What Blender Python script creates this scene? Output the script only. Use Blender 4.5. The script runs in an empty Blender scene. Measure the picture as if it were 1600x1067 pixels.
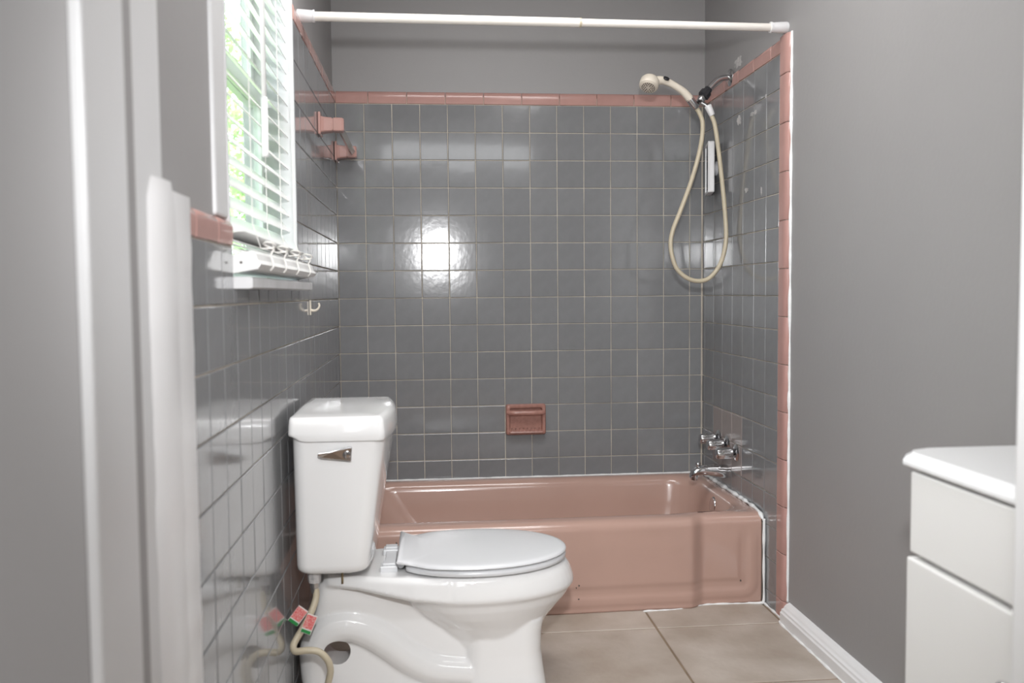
import bpy, bmesh, math, random
from mathutils import Vector, Matrix, noise
random.seed(7)
S = bpy.context.scene
COL = S.collection
PI = math.pi

# ------------------------------------------------------------------ camera
cd = bpy.data.cameras.new('camera')
cam = bpy.data.objects.new('camera', cd); COL.objects.link(cam)
S.camera = cam
cd.sensor_width = 36.0; cd.sensor_fit = 'HORIZONTAL'
cd.lens = 1379.19 / 1600 * 36.0
F = Vector((0.09011741, 0.99443263, -0.05461317))
Rv = Vector((0.99583358, -0.09074055, -0.00903478))
Uv = Vector((0.01394011, 0.05357143, 0.99846671))
CAMP = Vector((0.365455, -3.560328, 1.057239))
M = Matrix(((Rv.x, Uv.x, -F.x, CAMP.x), (Rv.y, Uv.y, -F.y, CAMP.y), (Rv.z, Uv.z, -F.z, CAMP.z), (0, 0, 0, 1)))
cam.matrix_world = M
cd.clip_start = 0.02
cd.dof.use_dof = True; cd.dof.focus_distance = 3.2; cd.dof.aperture_fstop = 3.6

# ------------------------------------------------------------------ colour management, world, lights
S.view_settings.view_transform = 'Standard'; S.view_settings.look = 'None'
S.view_settings.gamma = 1.0; S.view_settings.use_curve_mapping = False
S.view_settings.exposure = 0.19
w = bpy.data.worlds.new('world'); S.world = w; w.use_nodes = True
nt = w.node_tree; nt.nodes.clear()
wo = nt.nodes.new('ShaderNodeOutputWorld'); bg = nt.nodes.new('ShaderNodeBackground')
sky = nt.nodes.new('ShaderNodeTexSky'); sky.sky_type = 'HOSEK_WILKIE'; sky.turbidity = 6
sky.sun_direction = (0.5, 0.3, 0.8)
hsv = nt.nodes.new('ShaderNodeHueSaturation'); hsv.inputs['Saturation'].default_value = 0.3
bg.inputs['Strength'].default_value = 26.0
nt.links.new(sky.outputs[0], hsv.inputs['Color']); nt.links.new(hsv.outputs[0], bg.inputs[0]); nt.links.new(bg.outputs[0], wo.inputs[0])

def light(name, kind, loc, energy, size=0.3, aim=None, color=(1, 1, 1), sizey=None, spot=None, blend=0.5):
    l = bpy.data.lights.new(name, kind); l.energy = energy; l.color = color
    if kind == 'AREA':
        l.shape = 'RECTANGLE'; l.size = size; l.size_y = sizey or size
    else:
        l.shadow_soft_size = size
    if kind == 'SPOT':
        l.spot_size = math.radians(spot); l.spot_blend = blend
    o = bpy.data.objects.new(name, l); COL.objects.link(o); o.location = loc
    if aim:
        o.rotation_euler = (Vector(aim) - Vector(loc)).to_track_quat('-Z', 'Y').to_euler()
    return o
light('camera_flash', 'SPOT', (0.42, -3.45, 1.37), 108, 0.038, (0.95, -0.4, 0.88), (0.985, 0.99, 1.0), spot=84, blend=0.9)
light('bathroom_overhead_fill', 'AREA', (0.60, -1.45, 2.40), 18, 0.7, (0.75, -1.45, 0), (1.0, 0.99, 0.985), sizey=0.9)  # added soft light from above for ambient level, not a modelled fixture
light('vanity_side_fill', 'AREA', (1.0, -2.1, 2.37), 3.5, 0.9, (0.2, -1.9, 0.6), (1.0, 0.985, 0.97), sizey=0.25)  # added fill near the ceiling, brightens left wall and toilet side
light('hall_overhead_fill', 'AREA', (0.45, -4.5, 2.38), 40, 2.0, (0.45, -4.3, 0), (0.965, 0.985, 1.0), sizey=1.2)  # added ambient light for the hall, spills through the doorway
light('hall_added_fill', 'AREA', (-0.5, -4.6, 1.25), 11, 1.0, (1.2, -1.6, 0.5), (0.975, 0.99, 1.0), sizey=1.0)  # added fill, no real source; lifts lower right wall and cabinet front
sun = light('sun', 'SUN', (-4, 3, 6), 16.0, 0.02, (-4.25, 3.75, 5.4)); sun.data.angle = 0.02

# ------------------------------------------------------------------ materials
def mat(name, col, rough=0.5, metal=0.0, var=0.0, vscale=6.0, bump=0.0, bscale=60.0, coat=0.0, col2=None,
        spec=0.5, trans=0.0, detail=4.0, objrand=0.0, stretch=None, sss=0.0):
    m = bpy.data.materials.new(name); m.use_nodes = True
    n = m.node_tree; b = n.nodes['Principled BSDF']
    b.inputs['Base Color'].default_value = (*col, 1)
    b.inputs['Roughness'].default_value = rough; b.inputs['Metallic'].default_value = metal
    b.inputs['Specular IOR Level'].default_value = spec
    b.inputs['Coat Weight'].default_value = coat; b.inputs['Coat Roughness'].default_value = 0.05
    if trans: b.inputs['Transmission Weight'].default_value = trans
    tc = n.nodes.new('ShaderNodeTexCoord'); vec = tc.outputs['Object']
    if stretch:
        mp = n.nodes.new('ShaderNodeMapping'); mp.inputs['Scale'].default_value = stretch
        n.links.new(vec, mp.inputs[0]); vec = mp.outputs[0]
    last = None
    if var or col2:
        t = n.nodes.new('ShaderNodeTexNoise'); t.inputs['Scale'].default_value = vscale; t.inputs['Detail'].default_value = detail
        n.links.new(vec, t.inputs['Vector'])
        r = n.nodes.new('ShaderNodeValToRGB'); r.color_ramp.elements[0].position = 0.35; r.color_ramp.elements[1].position = 0.68
        c2 = col2 if col2 else tuple(min(1, c * (1 + var)) for c in col)
        c1 = col if col2 else tuple(c * (1 - var) for c in col)
        r.color_ramp.elements[0].color = (*c1, 1); r.color_ramp.elements[1].color = (*c2, 1)
        n.links.new(t.outputs['Fac'], r.inputs['Fac']); last = r.outputs['Color']
    if objrand:
        oi = n.nodes.new('ShaderNodeObjectInfo'); mr = n.nodes.new('ShaderNodeMapRange')
        mr.inputs['To Min'].default_value = 1 - objrand; mr.inputs['To Max'].default_value = 1 + objrand
        n.links.new(oi.outputs['Random'], mr.inputs['Value'])
        mx = n.nodes.new('ShaderNodeMix'); mx.data_type = 'RGBA'; mx.blend_type = 'MULTIPLY'; mx.inputs['Factor'].default_value = 1
        if last: n.links.new(last, mx.inputs[6])
        else: mx.inputs[6].default_value = (*col, 1)
        cc = n.nodes.new('ShaderNodeCombineColor')
        for k in range(3): n.links.new(mr.outputs[0], cc.inputs[k])
        n.links.new(cc.outputs[0], mx.inputs[7]); last = mx.outputs[2]
    if last: n.links.new(last, b.inputs['Base Color'])
    if bump:
        t2 = n.nodes.new('ShaderNodeTexNoise'); t2.inputs['Scale'].default_value = bscale; t2.inputs['Detail'].default_value = 3
        n.links.new(vec, t2.inputs['Vector'])
        bp = n.nodes.new('ShaderNodeBump'); bp.inputs['Strength'].default_value = bump; bp.inputs['Distance'].default_value = 0.004
        n.links.new(t2.outputs['Fac'], bp.inputs['Height']); n.links.new(bp.outputs[0], b.inputs['Normal'])
    return m
TILE = (0.205, 0.208, 0.214)
m_tile = mat('gray_glazed_tile', TILE, 0.125, var=0.04, vscale=25, bump=0.05, bscale=45, objrand=0.04, coat=0.35)
m_taupe = mat('taupe_glazed_tile', (0.30, 0.262, 0.25), 0.16, var=0.03, vscale=20, bump=0.05, bscale=45)
m_pink = mat('pink_glazed_trim', (0.44, 0.255, 0.225), 0.15, var=0.05, vscale=14, bump=0.04, bscale=40, objrand=0.05)
m_grout = mat('cream_grout', (0.52, 0.47, 0.40), 0.9, var=0.22, vscale=7, bump=0.3, bscale=200)
m_paint = mat('gray_wall_paint', (0.285, 0.277, 0.276), 0.5, var=0.015, vscale=3, bump=0.10, bscale=70)
m_white = mat('white_trim_paint', (0.74, 0.735, 0.74), 0.35, bump=0.10, bscale=40, var=0.02)
m_jamb = mat('off_white_frame_paint', (0.60, 0.60, 0.605), 0.4, bump=0.05, bscale=20, var=0.02)
m_ceil = mat('white_ceiling_paint', (0.78, 0.77, 0.76), 0.8, bump=0.2, bscale=80)
m_porc = mat('white_porcelain', (0.80, 0.795, 0.79), 0.07, var=0.01, vscale=4, coat=0.4)
m_seat = mat('white_plastic_seat', (0.66, 0.665, 0.68), 0.22, var=0.01)
m_tub = mat('pink_tub_enamel', (0.46, 0.30, 0.248), 0.16, var=0.03, vscale=3, coat=0.3)
m_dish = mat('rose_soap_dish_glaze', (0.37, 0.19, 0.155), 0.2, var=0.10, vscale=60)
m_chrome = mat('chrome', (0.62, 0.62, 0.63), 0.10, metal=1.0, bump=0.02)
m_black = mat('black_rubber', (0.02, 0.02, 0.024), 0.35, bump=0.05)
m_cream = mat('cream_plastic', (0.70, 0.635, 0.54), 0.25, var=0.02)
m_hose = mat('beige_vinyl_hose', (0.52, 0.455, 0.335), 0.35, var=0.05, vscale=20, bump=0.25, bscale=300)
m_caulk = mat('white_caulk', (0.80, 0.80, 0.80), 0.5, var=0.06, vscale=40, bump=0.5, bscale=60)
m_rod = mat('ivory_rod_enamel', (0.78, 0.74, 0.69), 0.3, var=0.03, vscale=5)
m_floor = mat('beige_stone_tile', (0.36, 0.30, 0.25), 0.5, col2=(0.49, 0.43, 0.38), vscale=5.5, bump=0.25, bscale=55, detail=9, objrand=0.04)
m_fgrout = mat('brown_floor_grout', (0.24, 0.175, 0.12), 0.9, var=0.2, vscale=12, bump=0.3)
m_vinyl = mat('white_blind_vinyl', (0.80, 0.80, 0.79), 0.4, var=0.01)
bb = m_vinyl.node_tree.nodes['Principled BSDF']; bb.inputs['Subsurface Weight'].default_value = 0.0
m_sash = mat('white_window_sash', (0.78, 0.79, 0.78), 0.35, var=0.02)
m_sill = mat('white_marble_sill', (0.72, 0.72, 0.73), 0.25, col2=(0.58, 0.575, 0.58), vscale=9)
m_cab = mat('white_cabinet_paint', (0.75, 0.74, 0.73), 0.4, var=0.015, vscale=3)
m_counter = mat('white_cultured_marble', (0.82, 0.82, 0.83), 0.12, coat=0.3, var=0.01)
m_cord = mat('white_cord', (0.75, 0.73, 0.70), 0.8, bump=0.3, bscale=400)
m_dark = mat('dark_chip', (0.09, 0.07, 0.06), 0.7, var=0.3, vscale=200)
m_bar = mat('smoky_acrylic_bar', (0.34, 0.32, 0.28), 0.18, var=0.05)
m_leaf = mat('leaf_green', (0.16, 0.30, 0.08), 0.5, col2=(0.42, 0.55, 0.24), vscale=2.0, objrand=0.2)
m_grass = mat('lawn_green', (0.12, 0.22, 0.05), 0.8, col2=(0.25, 0.35, 0.10), vscale=4)
m_mirror = mat('mirror_glass', (0.75, 0.76, 0.77), 0.03, metal=1.0, var=0.01)
m_residue = mat('dried_adhesive', (0.52, 0.50, 0.49), 0.8, col2=(0.36, 0.35, 0.35), vscale=60, bump=0.6, bscale=150)
m_red = mat('tag_red', (0.70, 0.10, 0.11), 0.4, col2=(0.75, 0.42, 0.38), vscale=260)
m_green = mat('tag_green', (0.03, 0.27, 0.07), 0.4, var=0.1)
m_tag = mat('tag_paper', (0.75, 0.72, 0.68), 0.5, var=0.02)
m_hallfloor = mat('hall_wood_floor', (0.30, 0.20, 0.13), 0.4, col2=(0.22, 0.14, 0.09), vscale=4, stretch=(8, 1, 1))
m_glass = bpy.data.materials.new('window_glass'); m_glass.use_nodes = True
gn = m_glass.node_tree; gn.nodes.clear()
go = gn.nodes.new('ShaderNodeOutputMaterial'); gm = gn.nodes.new('ShaderNodeMixShader'); gt = gn.nodes.new('ShaderNodeBsdfTransparent')
gg_ = gn.nodes.new('ShaderNodeBsdfGlossy'); gf = gn.nodes.new('ShaderNodeMath'); gf.operation = 'POWER'; gf.inputs[1].default_value = 6.0
glw = gn.nodes.new('ShaderNodeLayerWeight'); glw.inputs['Blend'].default_value = 0.5; gn.links.new(glw.outputs['Facing'], gf.inputs[0])
gt.inputs['Color'].default_value = (0.93, 0.97, 0.94, 1); gg_.inputs['Roughness'].default_value = 0.02
gn.links.new(gf.outputs[0], gm.inputs[0]); gn.links.new(gt.outputs[0], gm.inputs[1]); gn.links.new(gg_.outputs[0], gm.inputs[2]); gn.links.new(gm.outputs[0], go.inputs[0])

ln = m_leaf.node_tree; lb = ln.nodes['Principled BSDF']; lo = ln.nodes['Material Output']
ltr = ln.nodes.new('ShaderNodeBsdfTranslucent'); lmx = ln.nodes.new('ShaderNodeMixShader'); lmx.inputs[0].default_value = 0.5
ln.links.new(lb.inputs['Base Color'].links[0].from_socket, ltr.inputs['Color'])
ln.links.new(lb.outputs[0], lmx.inputs[1]); ln.links.new(ltr.outputs[0], lmx.inputs[2]); ln.links.new(lmx.outputs[0], lo.inputs['Surface'])

# ------------------------------------------------------------------ helpers
def empty(name, loc, label=None, cat=None, group=None):
    o = bpy.data.objects.new(name, None); COL.objects.link(o); o.location = loc; o.empty_display_size = 0.05
    if label: o['label'] = label
    if cat: o['category'] = cat
    if group: o['group'] = group
    return o
def tag(o, label, cat, group=None):
    o['label'] = label; o['category'] = cat
    if group: o['group'] = group
    return o
def struct(o): o['kind'] = 'structure'; return o
def link(name, me, m, parent=None, loc=None):
    o = bpy.data.objects.new(name, me); COL.objects.link(o)
    if m is not None and not me.materials: me.materials.append(m)
    if parent is not None:
        o.parent = parent; o.location = (Vector(loc) if loc else Vector()) - (parent.location if loc is None else Vector())
        # meshes are modelled in world coordinates unless loc (local) is given
        o.matrix_parent_inverse = Matrix.Identity(4)
    elif loc: o.location = loc
    return o
def fin(name, bm, m, parent=None, smooth=False, sub=0, bevel=0.0, bseg=2, rebase=True, autos=None):
    """mesh modelled in world coordinates; top-level meshes are rebased to their bottom centre"""
    bmesh.ops.recalc_face_normals(bm, faces=bm.faces)
    me = bpy.data.meshes.new(name)
    for f in bm.faces: f.smooth = smooth
    if autos is not None:
        for e in bm.edges:
            if len(e.link_faces) == 2 and e.calc_face_angle(0) > autos: e.smooth = False
    base = Vector((0, 0, 0))
    if parent is None and rebase and bm.verts:
        xs = [v.co for v in bm.verts]
        base = Vector(((min(c.x for c in xs) + max(c.x for c in xs)) / 2, (min(c.y for c in xs) + max(c.y for c in xs)) / 2, min(c.z for c in xs)))
        for v in bm.verts: v.co -= base
    bm.to_mesh(me); bm.free()
    me.materials.append(m)
    o = bpy.data.objects.new(name, me); COL.objects.link(o)
    if parent is not None:
        o.parent = parent
        p = Vector(); q = parent
        while q is not None: p += q.location; q = q.parent
        o.location = -p
    else: o.location = base
    if bevel:
        b = o.modifiers.new('b', 'BEVEL'); b.width = bevel; b.segments = bseg; b.limit_method = 'ANGLE'; b.angle_limit = 0.6
    if sub:
        s = o.modifiers.new('s', 'SUBSURF'); s.levels = sub; s.render_levels = sub
    return o
def box(bm, x0, x1, y0, y1, z0, z1):
    v = [bm.verts.new(c) for c in ((x0, y0, z0), (x1, y0, z0), (x1, y1, z0), (x0, y1, z0), (x0, y0, z1), (x1, y0, z1), (x1, y1, z1), (x0, y1, z1))]
    for q in ((0, 3, 2, 1), (4, 5, 6, 7), (0, 1, 5, 4), (1, 2, 6, 5), (2, 3, 7, 6), (3, 0, 4, 7)): bm.faces.new([v[i] for i in q])
    return v
def bxo(name, x0, x1, y0, y1, z0, z1, m, parent=None, bevel=0.0, bseg=2, smooth=False):
    bm = bmesh.new(); box(bm, x0, x1, y0, y1, z0, z1)
    return fin(name, bm, m, parent, bevel=bevel, bseg=bseg, smooth=smooth)
def loft(bm, rings, cap0=True, cap1=True, closed=True):
    R = [[bm.verts.new(p) for p in r] for r in rings]
    n = len(R[0])
    for a, b in zip(R, R[1:]):
        for i in range(n if closed else n - 1):
            j = (i + 1) % n
            bm.faces.new((a[i], a[j], b[j], b[i]))
    if cap0: bm.faces.new(list(reversed(R[0])))
    if cap1: bm.faces.new(R[-1])
    return R
def spline(pts, n=8):
    P = [Vector(p) for p in pts]; out = []
    Q = [P[0] * 2 - P[1]] + P + [P[-1] * 2 - P[-2]]
    for i in range(1, len(Q) - 2):
        for k in range(n):
            t = k / n; a, b, c, d = Q[i - 1], Q[i], Q[i + 1], Q[i + 2]
            out.append(0.5 * ((2 * b) + (c - a) * t + (2 * a - 5 * b + 4 * c - d) * t * t + (3 * b - a - 3 * c + d) * t ** 3))
    out.append(P[-1]); return out
def tube(bm, path, r, n=12, cap=True, flat=1.0):
    path = [Vector(p) for p in path]; m = len(path)
    rad = r if callable(r) else (lambda t: r)
    t0 = (path[1] - path[0]).normalized()
    up = Vector((0, 0, 1)) if abs(t0.z) < 0.9 else Vector((0, 1, 0))
    nrm = t0.cross(up).normalized(); rings = []
    for i, p in enumerate(path):
        t = (path[min(i + 1, m - 1)] - path[max(i - 1, 0)]).normalized()
        nrm = (nrm - t * nrm.dot(t)).normalized(); bi = t.cross(nrm)
        rr = rad(i / (m - 1))
        rings.append([p + (nrm * math.cos(a) + bi * math.sin(a) * flat) * rr for a in (2 * PI * k / n for k in range(n))])
    loft(bm, rings, cap, cap)
def lathe(bm, origin, axis, prof, n=32, capa=True, capb=True, mod=None):
    """prof: list of (distance along axis, radius)"""
    ax = Vector(axis).normalized(); u = ax.orthogonal().normalized(); v = ax.cross(u); o = Vector(origin)
    rings = []
    for d, r in prof:
        rings.append([o + ax * d + (u * math.cos(a) + v * math.sin(a)) * (r * (mod(a, d) if mod else 1)) for a in (2 * PI * k / n for k in range(n))])
    loft(bm, rings, capa, capb)
def rrect(x0, x1, y0, y1, r, nx=10, ny=10, nc=6):
    """rounded rectangle, anticlockwise from the front left; fixed counts so rings match"""
    out = []
    cs = [((x1 - r, y0 + r), -PI / 2), ((x1 - r, y1 - r), 0), ((x0 + r, y1 - r), PI / 2), ((x0 + r, y0 + r), PI)]
    starts = [(x0 + r, y0), (x1, y0 + r), (x1 - r, y1), (x0, y1 - r)]
    ends = [(x1 - r, y0), (x1, y1 - r), (x0 + r, y1), (x0, y0 + r)]
    for k in range(4):
        nn = (nx, ny, nx, ny)[k]
        for i in range(nn): 
            t = i / nn; out.append((starts[k][0] + (ends[k][0] - starts[k][0]) * t, starts[k][1] + (ends[k][1] - starts[k][1]) * t))
        (cx, cy), a0 = cs[k]
        for i in range(nc):
            a = a0 + (PI / 2) * i / nc; out.append((cx + r * math.cos(a), cy + r * math.sin(a)))
    return out
def sm(t): t = max(0.0, min(1.0, t)); return t * t * (3 - 2 * t)

# ------------------------------------------------------------------ dimensions
W = 1.478; P = 0.1096; ZT = 1.808; XP = -0.012; XR = W + 0.012; YB = 0.012; HC = 2.44
YD = -2.58          # inner face of the wall with the doorway
WY0, WY1, WZ0, WZ1 = -1.875, -1.067, 1.075, 2.14     # window opening

# ------------------------------------------------------------------ room shell
wall_back = struct(bxo('wall_back', -0.13, W + 0.13, YB, YB + 0.12, 0, HC, m_paint))
bm = bmesh.new()
box(bm, -0.14, XP, -2.47, WY0, 0, HC); box(bm, -0.14, XP, WY1, YB, 0, HC)
box(bm, -0.14, XP, WY0, WY1, 0, WZ0); box(bm, -0.14, XP, WY0, WY1, WZ1, HC)
wall_left = struct(fin('wall_left', bm, m_paint))
wall_right = struct(bxo('wall_right', XR, XR + 0.12, YD, YB, 0, HC, m_paint))
floor = struct(bxo('floor', -0.14, XR + 0.12, -2.66, 0.02, -0.03, -0.003, m_fgrout))
struct(bxo('ceiling', -0.14, XR + 0.12, YD - 0.1, 0.13, HC, HC + 0.05, m_ceil))
# wall with the doorway, seen from the hall
bm = bmesh.new()
box(bm, -1.4, 0.018, -2.655, -2.47, 0, HC); box(bm, 1.09, 2.2, -2.655, YD, 0, HC); box(bm, 0.018, 1.09, -2.655, YD, 2.12, HC)
struct(fin('wall_front', bm, m_paint))
# the hall where the camera stands
struct(bxo('floor_hall', -1.4, 2.2, -5.6, -2.655, -0.03, 0.0, m_hallfloor))
struct(bxo('ceiling_hall', -1.4, 2.2, -5.6, -2.655, HC, HC + 0.05, m_ceil))
struct(bxo('wall_hall_left', -1.5, -1.4, -5.6, -2.655, 0, HC, m_paint))
struct(bxo('wall_hall_right', 2.2, 2.3, -5.6, -2.655, 0, HC, m_paint))
struct(bxo('wall_hall_back', -1.5, 2.3, -5.7, -5.6, 0, HC, m_paint))
# door frame
door = struct(empty('door_1', (0.55, -2.6, 0)))
bxo('door_jamb', 0.0, 0.030, -2.653, -2.53, 0, 2.10, m_jamb, door, bevel=0.004)
bxo('jamb_return', XP - 0.02, 0.016, -2.531, -2.352, 0, 2.10, m_jamb, door, bevel=0.006)
bxo('door_jamb', 1.070, 1.092, -2.66, -2.555, 0, 2.10, m_white, door, bevel=0.003)
bxo('door_head', 0.0, 1.092, -2.655, -2.555, 2.10, 2.125, m_jamb, door, bevel=0.003)

# ------------------------------------------------------------------ tiles
def tile_mesh(name, w, h, m, t=0.0075, g=0.0013, round_top=False):
    """tile lying in local x (width) / z (height), face towards -y, back at y=0"""
    bm = bmesh.new(); hw, hh = w / 2 - g, h / 2 - g
    e = 0.0018
    rings = []
    for ins, d in ((0, 0), (0.0, t * 0.70), (e * 0.35, t * 0.90), (e, t)):
        rings.append([(-hw + ins, -d, -hh + ins), (hw - ins, -d, -hh + ins), (hw - ins, -d, hh - ins), (-hw + ins, -d, hh - ins)])
    loft(bm, rings, False, True)
    bmesh.ops.recalc_face_normals(bm, faces=bm.faces)
    if round_top: pass
    me = bpy.data.meshes.new(name)
    for f in bm.faces: f.smooth = False
    bm.to_mesh(me); bm.free(); me.materials.append(m); return me
def bull_mesh(name, w, h, m, t=0.0085, g=0.0010, vertical=False, tail=0.006):
    """bullnose trim: quarter-round along the top (or the +x side when vertical) edge"""
    bm = bmesh.new()
    if vertical: L, Hh = h, w
    else: L, Hh = w, h
    prof = [(-Hh / 2 + g, 0), (-Hh / 2 + g, t * 0.75), (-Hh / 2 + g + 0.0015, t)]
    prof += [(-Hh * 0.05, t * 1.12), (Hh * 0.12, t * 1.12)]
    R = Hh * 0.36
    for k in range(1, 7):
        a = PI / 2 * k / 6
        prof.append((Hh * 0.14 + R * math.sin(a), t * 1.12 - (t * 1.12 + tail) * (1 - math.cos(a))))
    l = L / 2 - g; rings = []
    for s, q in ((-l, 0.0015), (-l + 0.0015, 0), (l - 0.0015, 0), (l, 0.0015)):
        ring = []
        for (a, d) in prof:
            dd = d - q if d > 0 else d
            ring.append((s, -dd, a) if not vertical else (a, -dd, s))
        rings.append(ring)
    loft(bm, rings, True, True, closed=False)
    bmesh.ops.recalc_face_normals(bm, faces=bm.faces)
    me = bpy.data.meshes.new(name)
    for f in bm.faces: f.smooth = True
    for e in bm.edges:
        if len(e.link_faces) == 2 and e.calc_face_angle(0) > 0.7: e.smooth = False
    bm.to_mesh(me); bm.free(); me.materials.append(m); return me
T = 0.0075
cache = {}
def put_tile(wall, side, a0, a1, z0, z1, m=None, name='wall_tile', tilt=0.0032, fixed=None):
    """a0..a1 along the wall (x for the back wall, y for the side walls)"""
    m = m or m_tile
    w_, h_ = round(a1 - a0, 4), round(z1 - z0, 4)
    key = (w_, h_, m.name, name)
    if key not in cache: cache[key] = tile_mesh(name, w_, h_, m)
    o = bpy.data.objects.new(name, cache[key]); COL.objects.link(o); o.parent = wall
    c = (a0 + a1) / 2; zc = (z0 + z1) / 2
    rx, rz = (random.gauss(0, tilt), random.gauss(0, tilt)) if fixed is None else fixed
    dj = random.uniform(-0.0004, 0.0004)
    if side == 'back': pos = (c, T + dj, zc); rot = 0.0
    elif side == 'left': pos = (-T + dj, c, zc); rot = PI / 2
    else: pos = (W + T - dj, c, zc); rot = -PI / 2
    o.location = Vector(pos) - wall.location
    o.rotation_euler = (rx * min(1, .1 / h_) if h_ > .12 else rx, random.gauss(0, 0.0025), rot + rz)
    return o
def put_bull(wall, side, a0, a1, z0, z1, vertical=False, tail=0.006):
    w_, h_ = round(a1 - a0, 4), round(z1 - z0, 4)
    key = ('b', w_, h_, vertical, tail)
    if key not in cache: cache[key] = bull_mesh('trim_tile', w_, h_, m_pink, vertical=vertical, tail=tail)
    o = bpy.data.objects.new('trim_tile', cache[key]); COL.objects.link(o); o.parent = wall
    c = (a0 + a1) / 2; zc = (z0 + z1) / 2
    if side == 'back': pos = (c, T, zc); rot = 0
    elif side == 'left': pos = (-T, c, zc); rot = PI / 2
    else: pos = (W + T, c, zc); rot = -PI / 2
    o.location = Vector(pos) - wall.location
    o.rotation_euler = (random.gauss(0, 0.003), random.gauss(0, 0.002), rot + random.gauss(0, 0.002))
GX = 0.0028  # grout sits this far behind the tile faces
bm = bmesh.new(); box(bm, -0.008, W + 0.008, GX, YB + 0.002, 0.28, ZT + 0.03); fin('grout', bm, m_grout, wall_back)
bm = bmesh.new()
box(bm, XP - 0.002, -GX, -0.70, YB, 0.28, ZT + 0.03); box(bm, XP - 0.002, -GX, WY1, -0.70, 0.0, ZT + 0.03)
box(bm, XP - 0.002, -GX, WY0, WY1, 0.0, WZ0 - 0.001); box(bm, XP - 0.002, -GX, -2.19, WY0, 0.0, 1.17)
fin('grout', bm, m_grout, wall_left)
bm = bmesh.new(); box(bm, W + GX, XR + 0.002, -0.855, YB, 0.0, ZT + 0.03); fin('grout', bm, m_grout, wall_right)

zr = [ZT - j * P for j in range(17)] + [0.0]
# back wall
for k in range(14):
    x0, x1 = k * P, min((k + 1) * P, W - 0.003)
    for j in range(14):
        z1, z0 = zr[j], max(zr[j + 1], 0.302)
        fx = None
        if (k, j) == (3, 5): fx = (0.0, 0.0)     # the tile that faces the flash squarely
        put_tile(wall_back, 'back', x0, x1, z0, z1, fixed=fx)
x = 0.126 - 0.1524; 
while x < W:
    put_bull(wall_back, 'back', max(x, 0.0), min(x + 0.1524, W), ZT, ZT + 0.050); x += 0.1524
# right wall
YR = [0.0, -0.0344, -0.144] + [-0.144 - i * P for i in range(1, 7)]
for c in range(8):
    for j in range(17):
        z1, z0 = zr[j], zr[j + 1]
        if c < 7 and z1 < 0.27: continue
        if c < 7 and z0 < 0.27: z0 = 0.27
        taupe = (j in (11, 12) and 2 <= c <= 4)
        put_tile(wall_right, 'right', YR[c + 1], YR[c], z0, z1, m=m_taupe if taupe else None, name='wall_tile')
ys = [0.0, -0.115, -0.268, -0.4205, -0.573, -0.728, -0.815]
for a, b in zip(ys, ys[1:]): put_bull(wall_right, 'right', b, a, ZT, ZT + 0.050)
zz = [ZT + 0.052, 1.737] + [1.5845 - k * 0.1525 for k in range(10)] + [0.059, 0.0]
for a, b in zip(zz, zz[1:]): 
    key = ('v', round(a - b, 4))
    if key not in cache: cache[key] = bull_mesh('trim_tile', 0.068, a - b, m_pink, vertical=True)
    o = bpy.data.objects.new('trim_tile', cache[key]); COL.objects.link(o); o.parent = wall_right
    o.location = Vector((W + T, -0.836, (a + b) / 2)) - wall_right.location
    o.rotation_euler = (0, 0, -PI / 2 + random.gauss(0, 0.004))
# left wall
YL = [0.0] + [-2.0757 + i * P for i in range(18, -2, -1)]
for c in range(len(YL) - 1):
    a1, a0 = YL[c], YL[c + 1]
    segs = [a1, a0]
    for br in (WY1, WY0):
        if a0 < br < a1: segs.append(br)
    segs = sorted(set(segs), reverse=True)
    for j in range(17):
        z1, z0 = zr[j], zr[j + 1]
        def ztop(y): return 9 if y > WY1 else (WZ0 - 0.002 if y > WY0 else 1.148)
        if all(z1 <= ztop((p + q) / 2) for p, q in zip(segs, segs[1:])): ss = [a1, a0]
        else: ss = segs
        for p, q in zip(ss, ss[1:]):
            zt = min(z1, ztop((p + q) / 2))
            zb = z0
            if (p + q) / 2 > -0.70:
                if zt < 0.32: continue
                zb = max(z0, 0.30)
            if zt - zb > 0.012 and p - q > 0.006: put_tile(wall_left, 'left', q, p, zb, zt)
y = 0.0
for a, b in zip([0, -0.12, -0.2724, -0.4248, -0.5772, -0.7296, -0.882, -1.0344], [-0.12, -0.2724, -0.4248, -0.5772, -0.7296, -0.882, -1.0344, -1.064]):
    put_bull(wall_left, 'left', b, a, ZT, ZT + 0.050)
for a, b in ((-1.878, -1.990), (-1.990, -2.135), (-2.135, -2.19)): put_bull(wall_left, 'left', b, a, 1.148, 1.197)
# floor tiles
XF = [-0.012, 0.238, 0.648, 1.058, 1.468, XR]; YF = [0.0, -0.475, -0.885, -1.295, -1.705, -2.115, -2.525, -2.655]
for i in range(5):
    for j in range(1, 7):
        bm = bmesh.new(); gg = 0.0035
        x0, x1, y1, y0 = XF[i] + gg, XF[i + 1] - gg, YF[j] - gg, YF[j + 1] + gg
        rings = [[(x0 + d, y0 + d, z), (x1 - d, y0 + d, z), (x1 - d, y1 - d, z), (x0 + d, y1 - d, z)] for d, z in ((0, -0.01), (0, -0.0025), (0.0008, -0.0008), (0.0025, 0.0))]
        loft(bm, rings); fin('floor_tile', bm, m_floor, floor)

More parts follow.
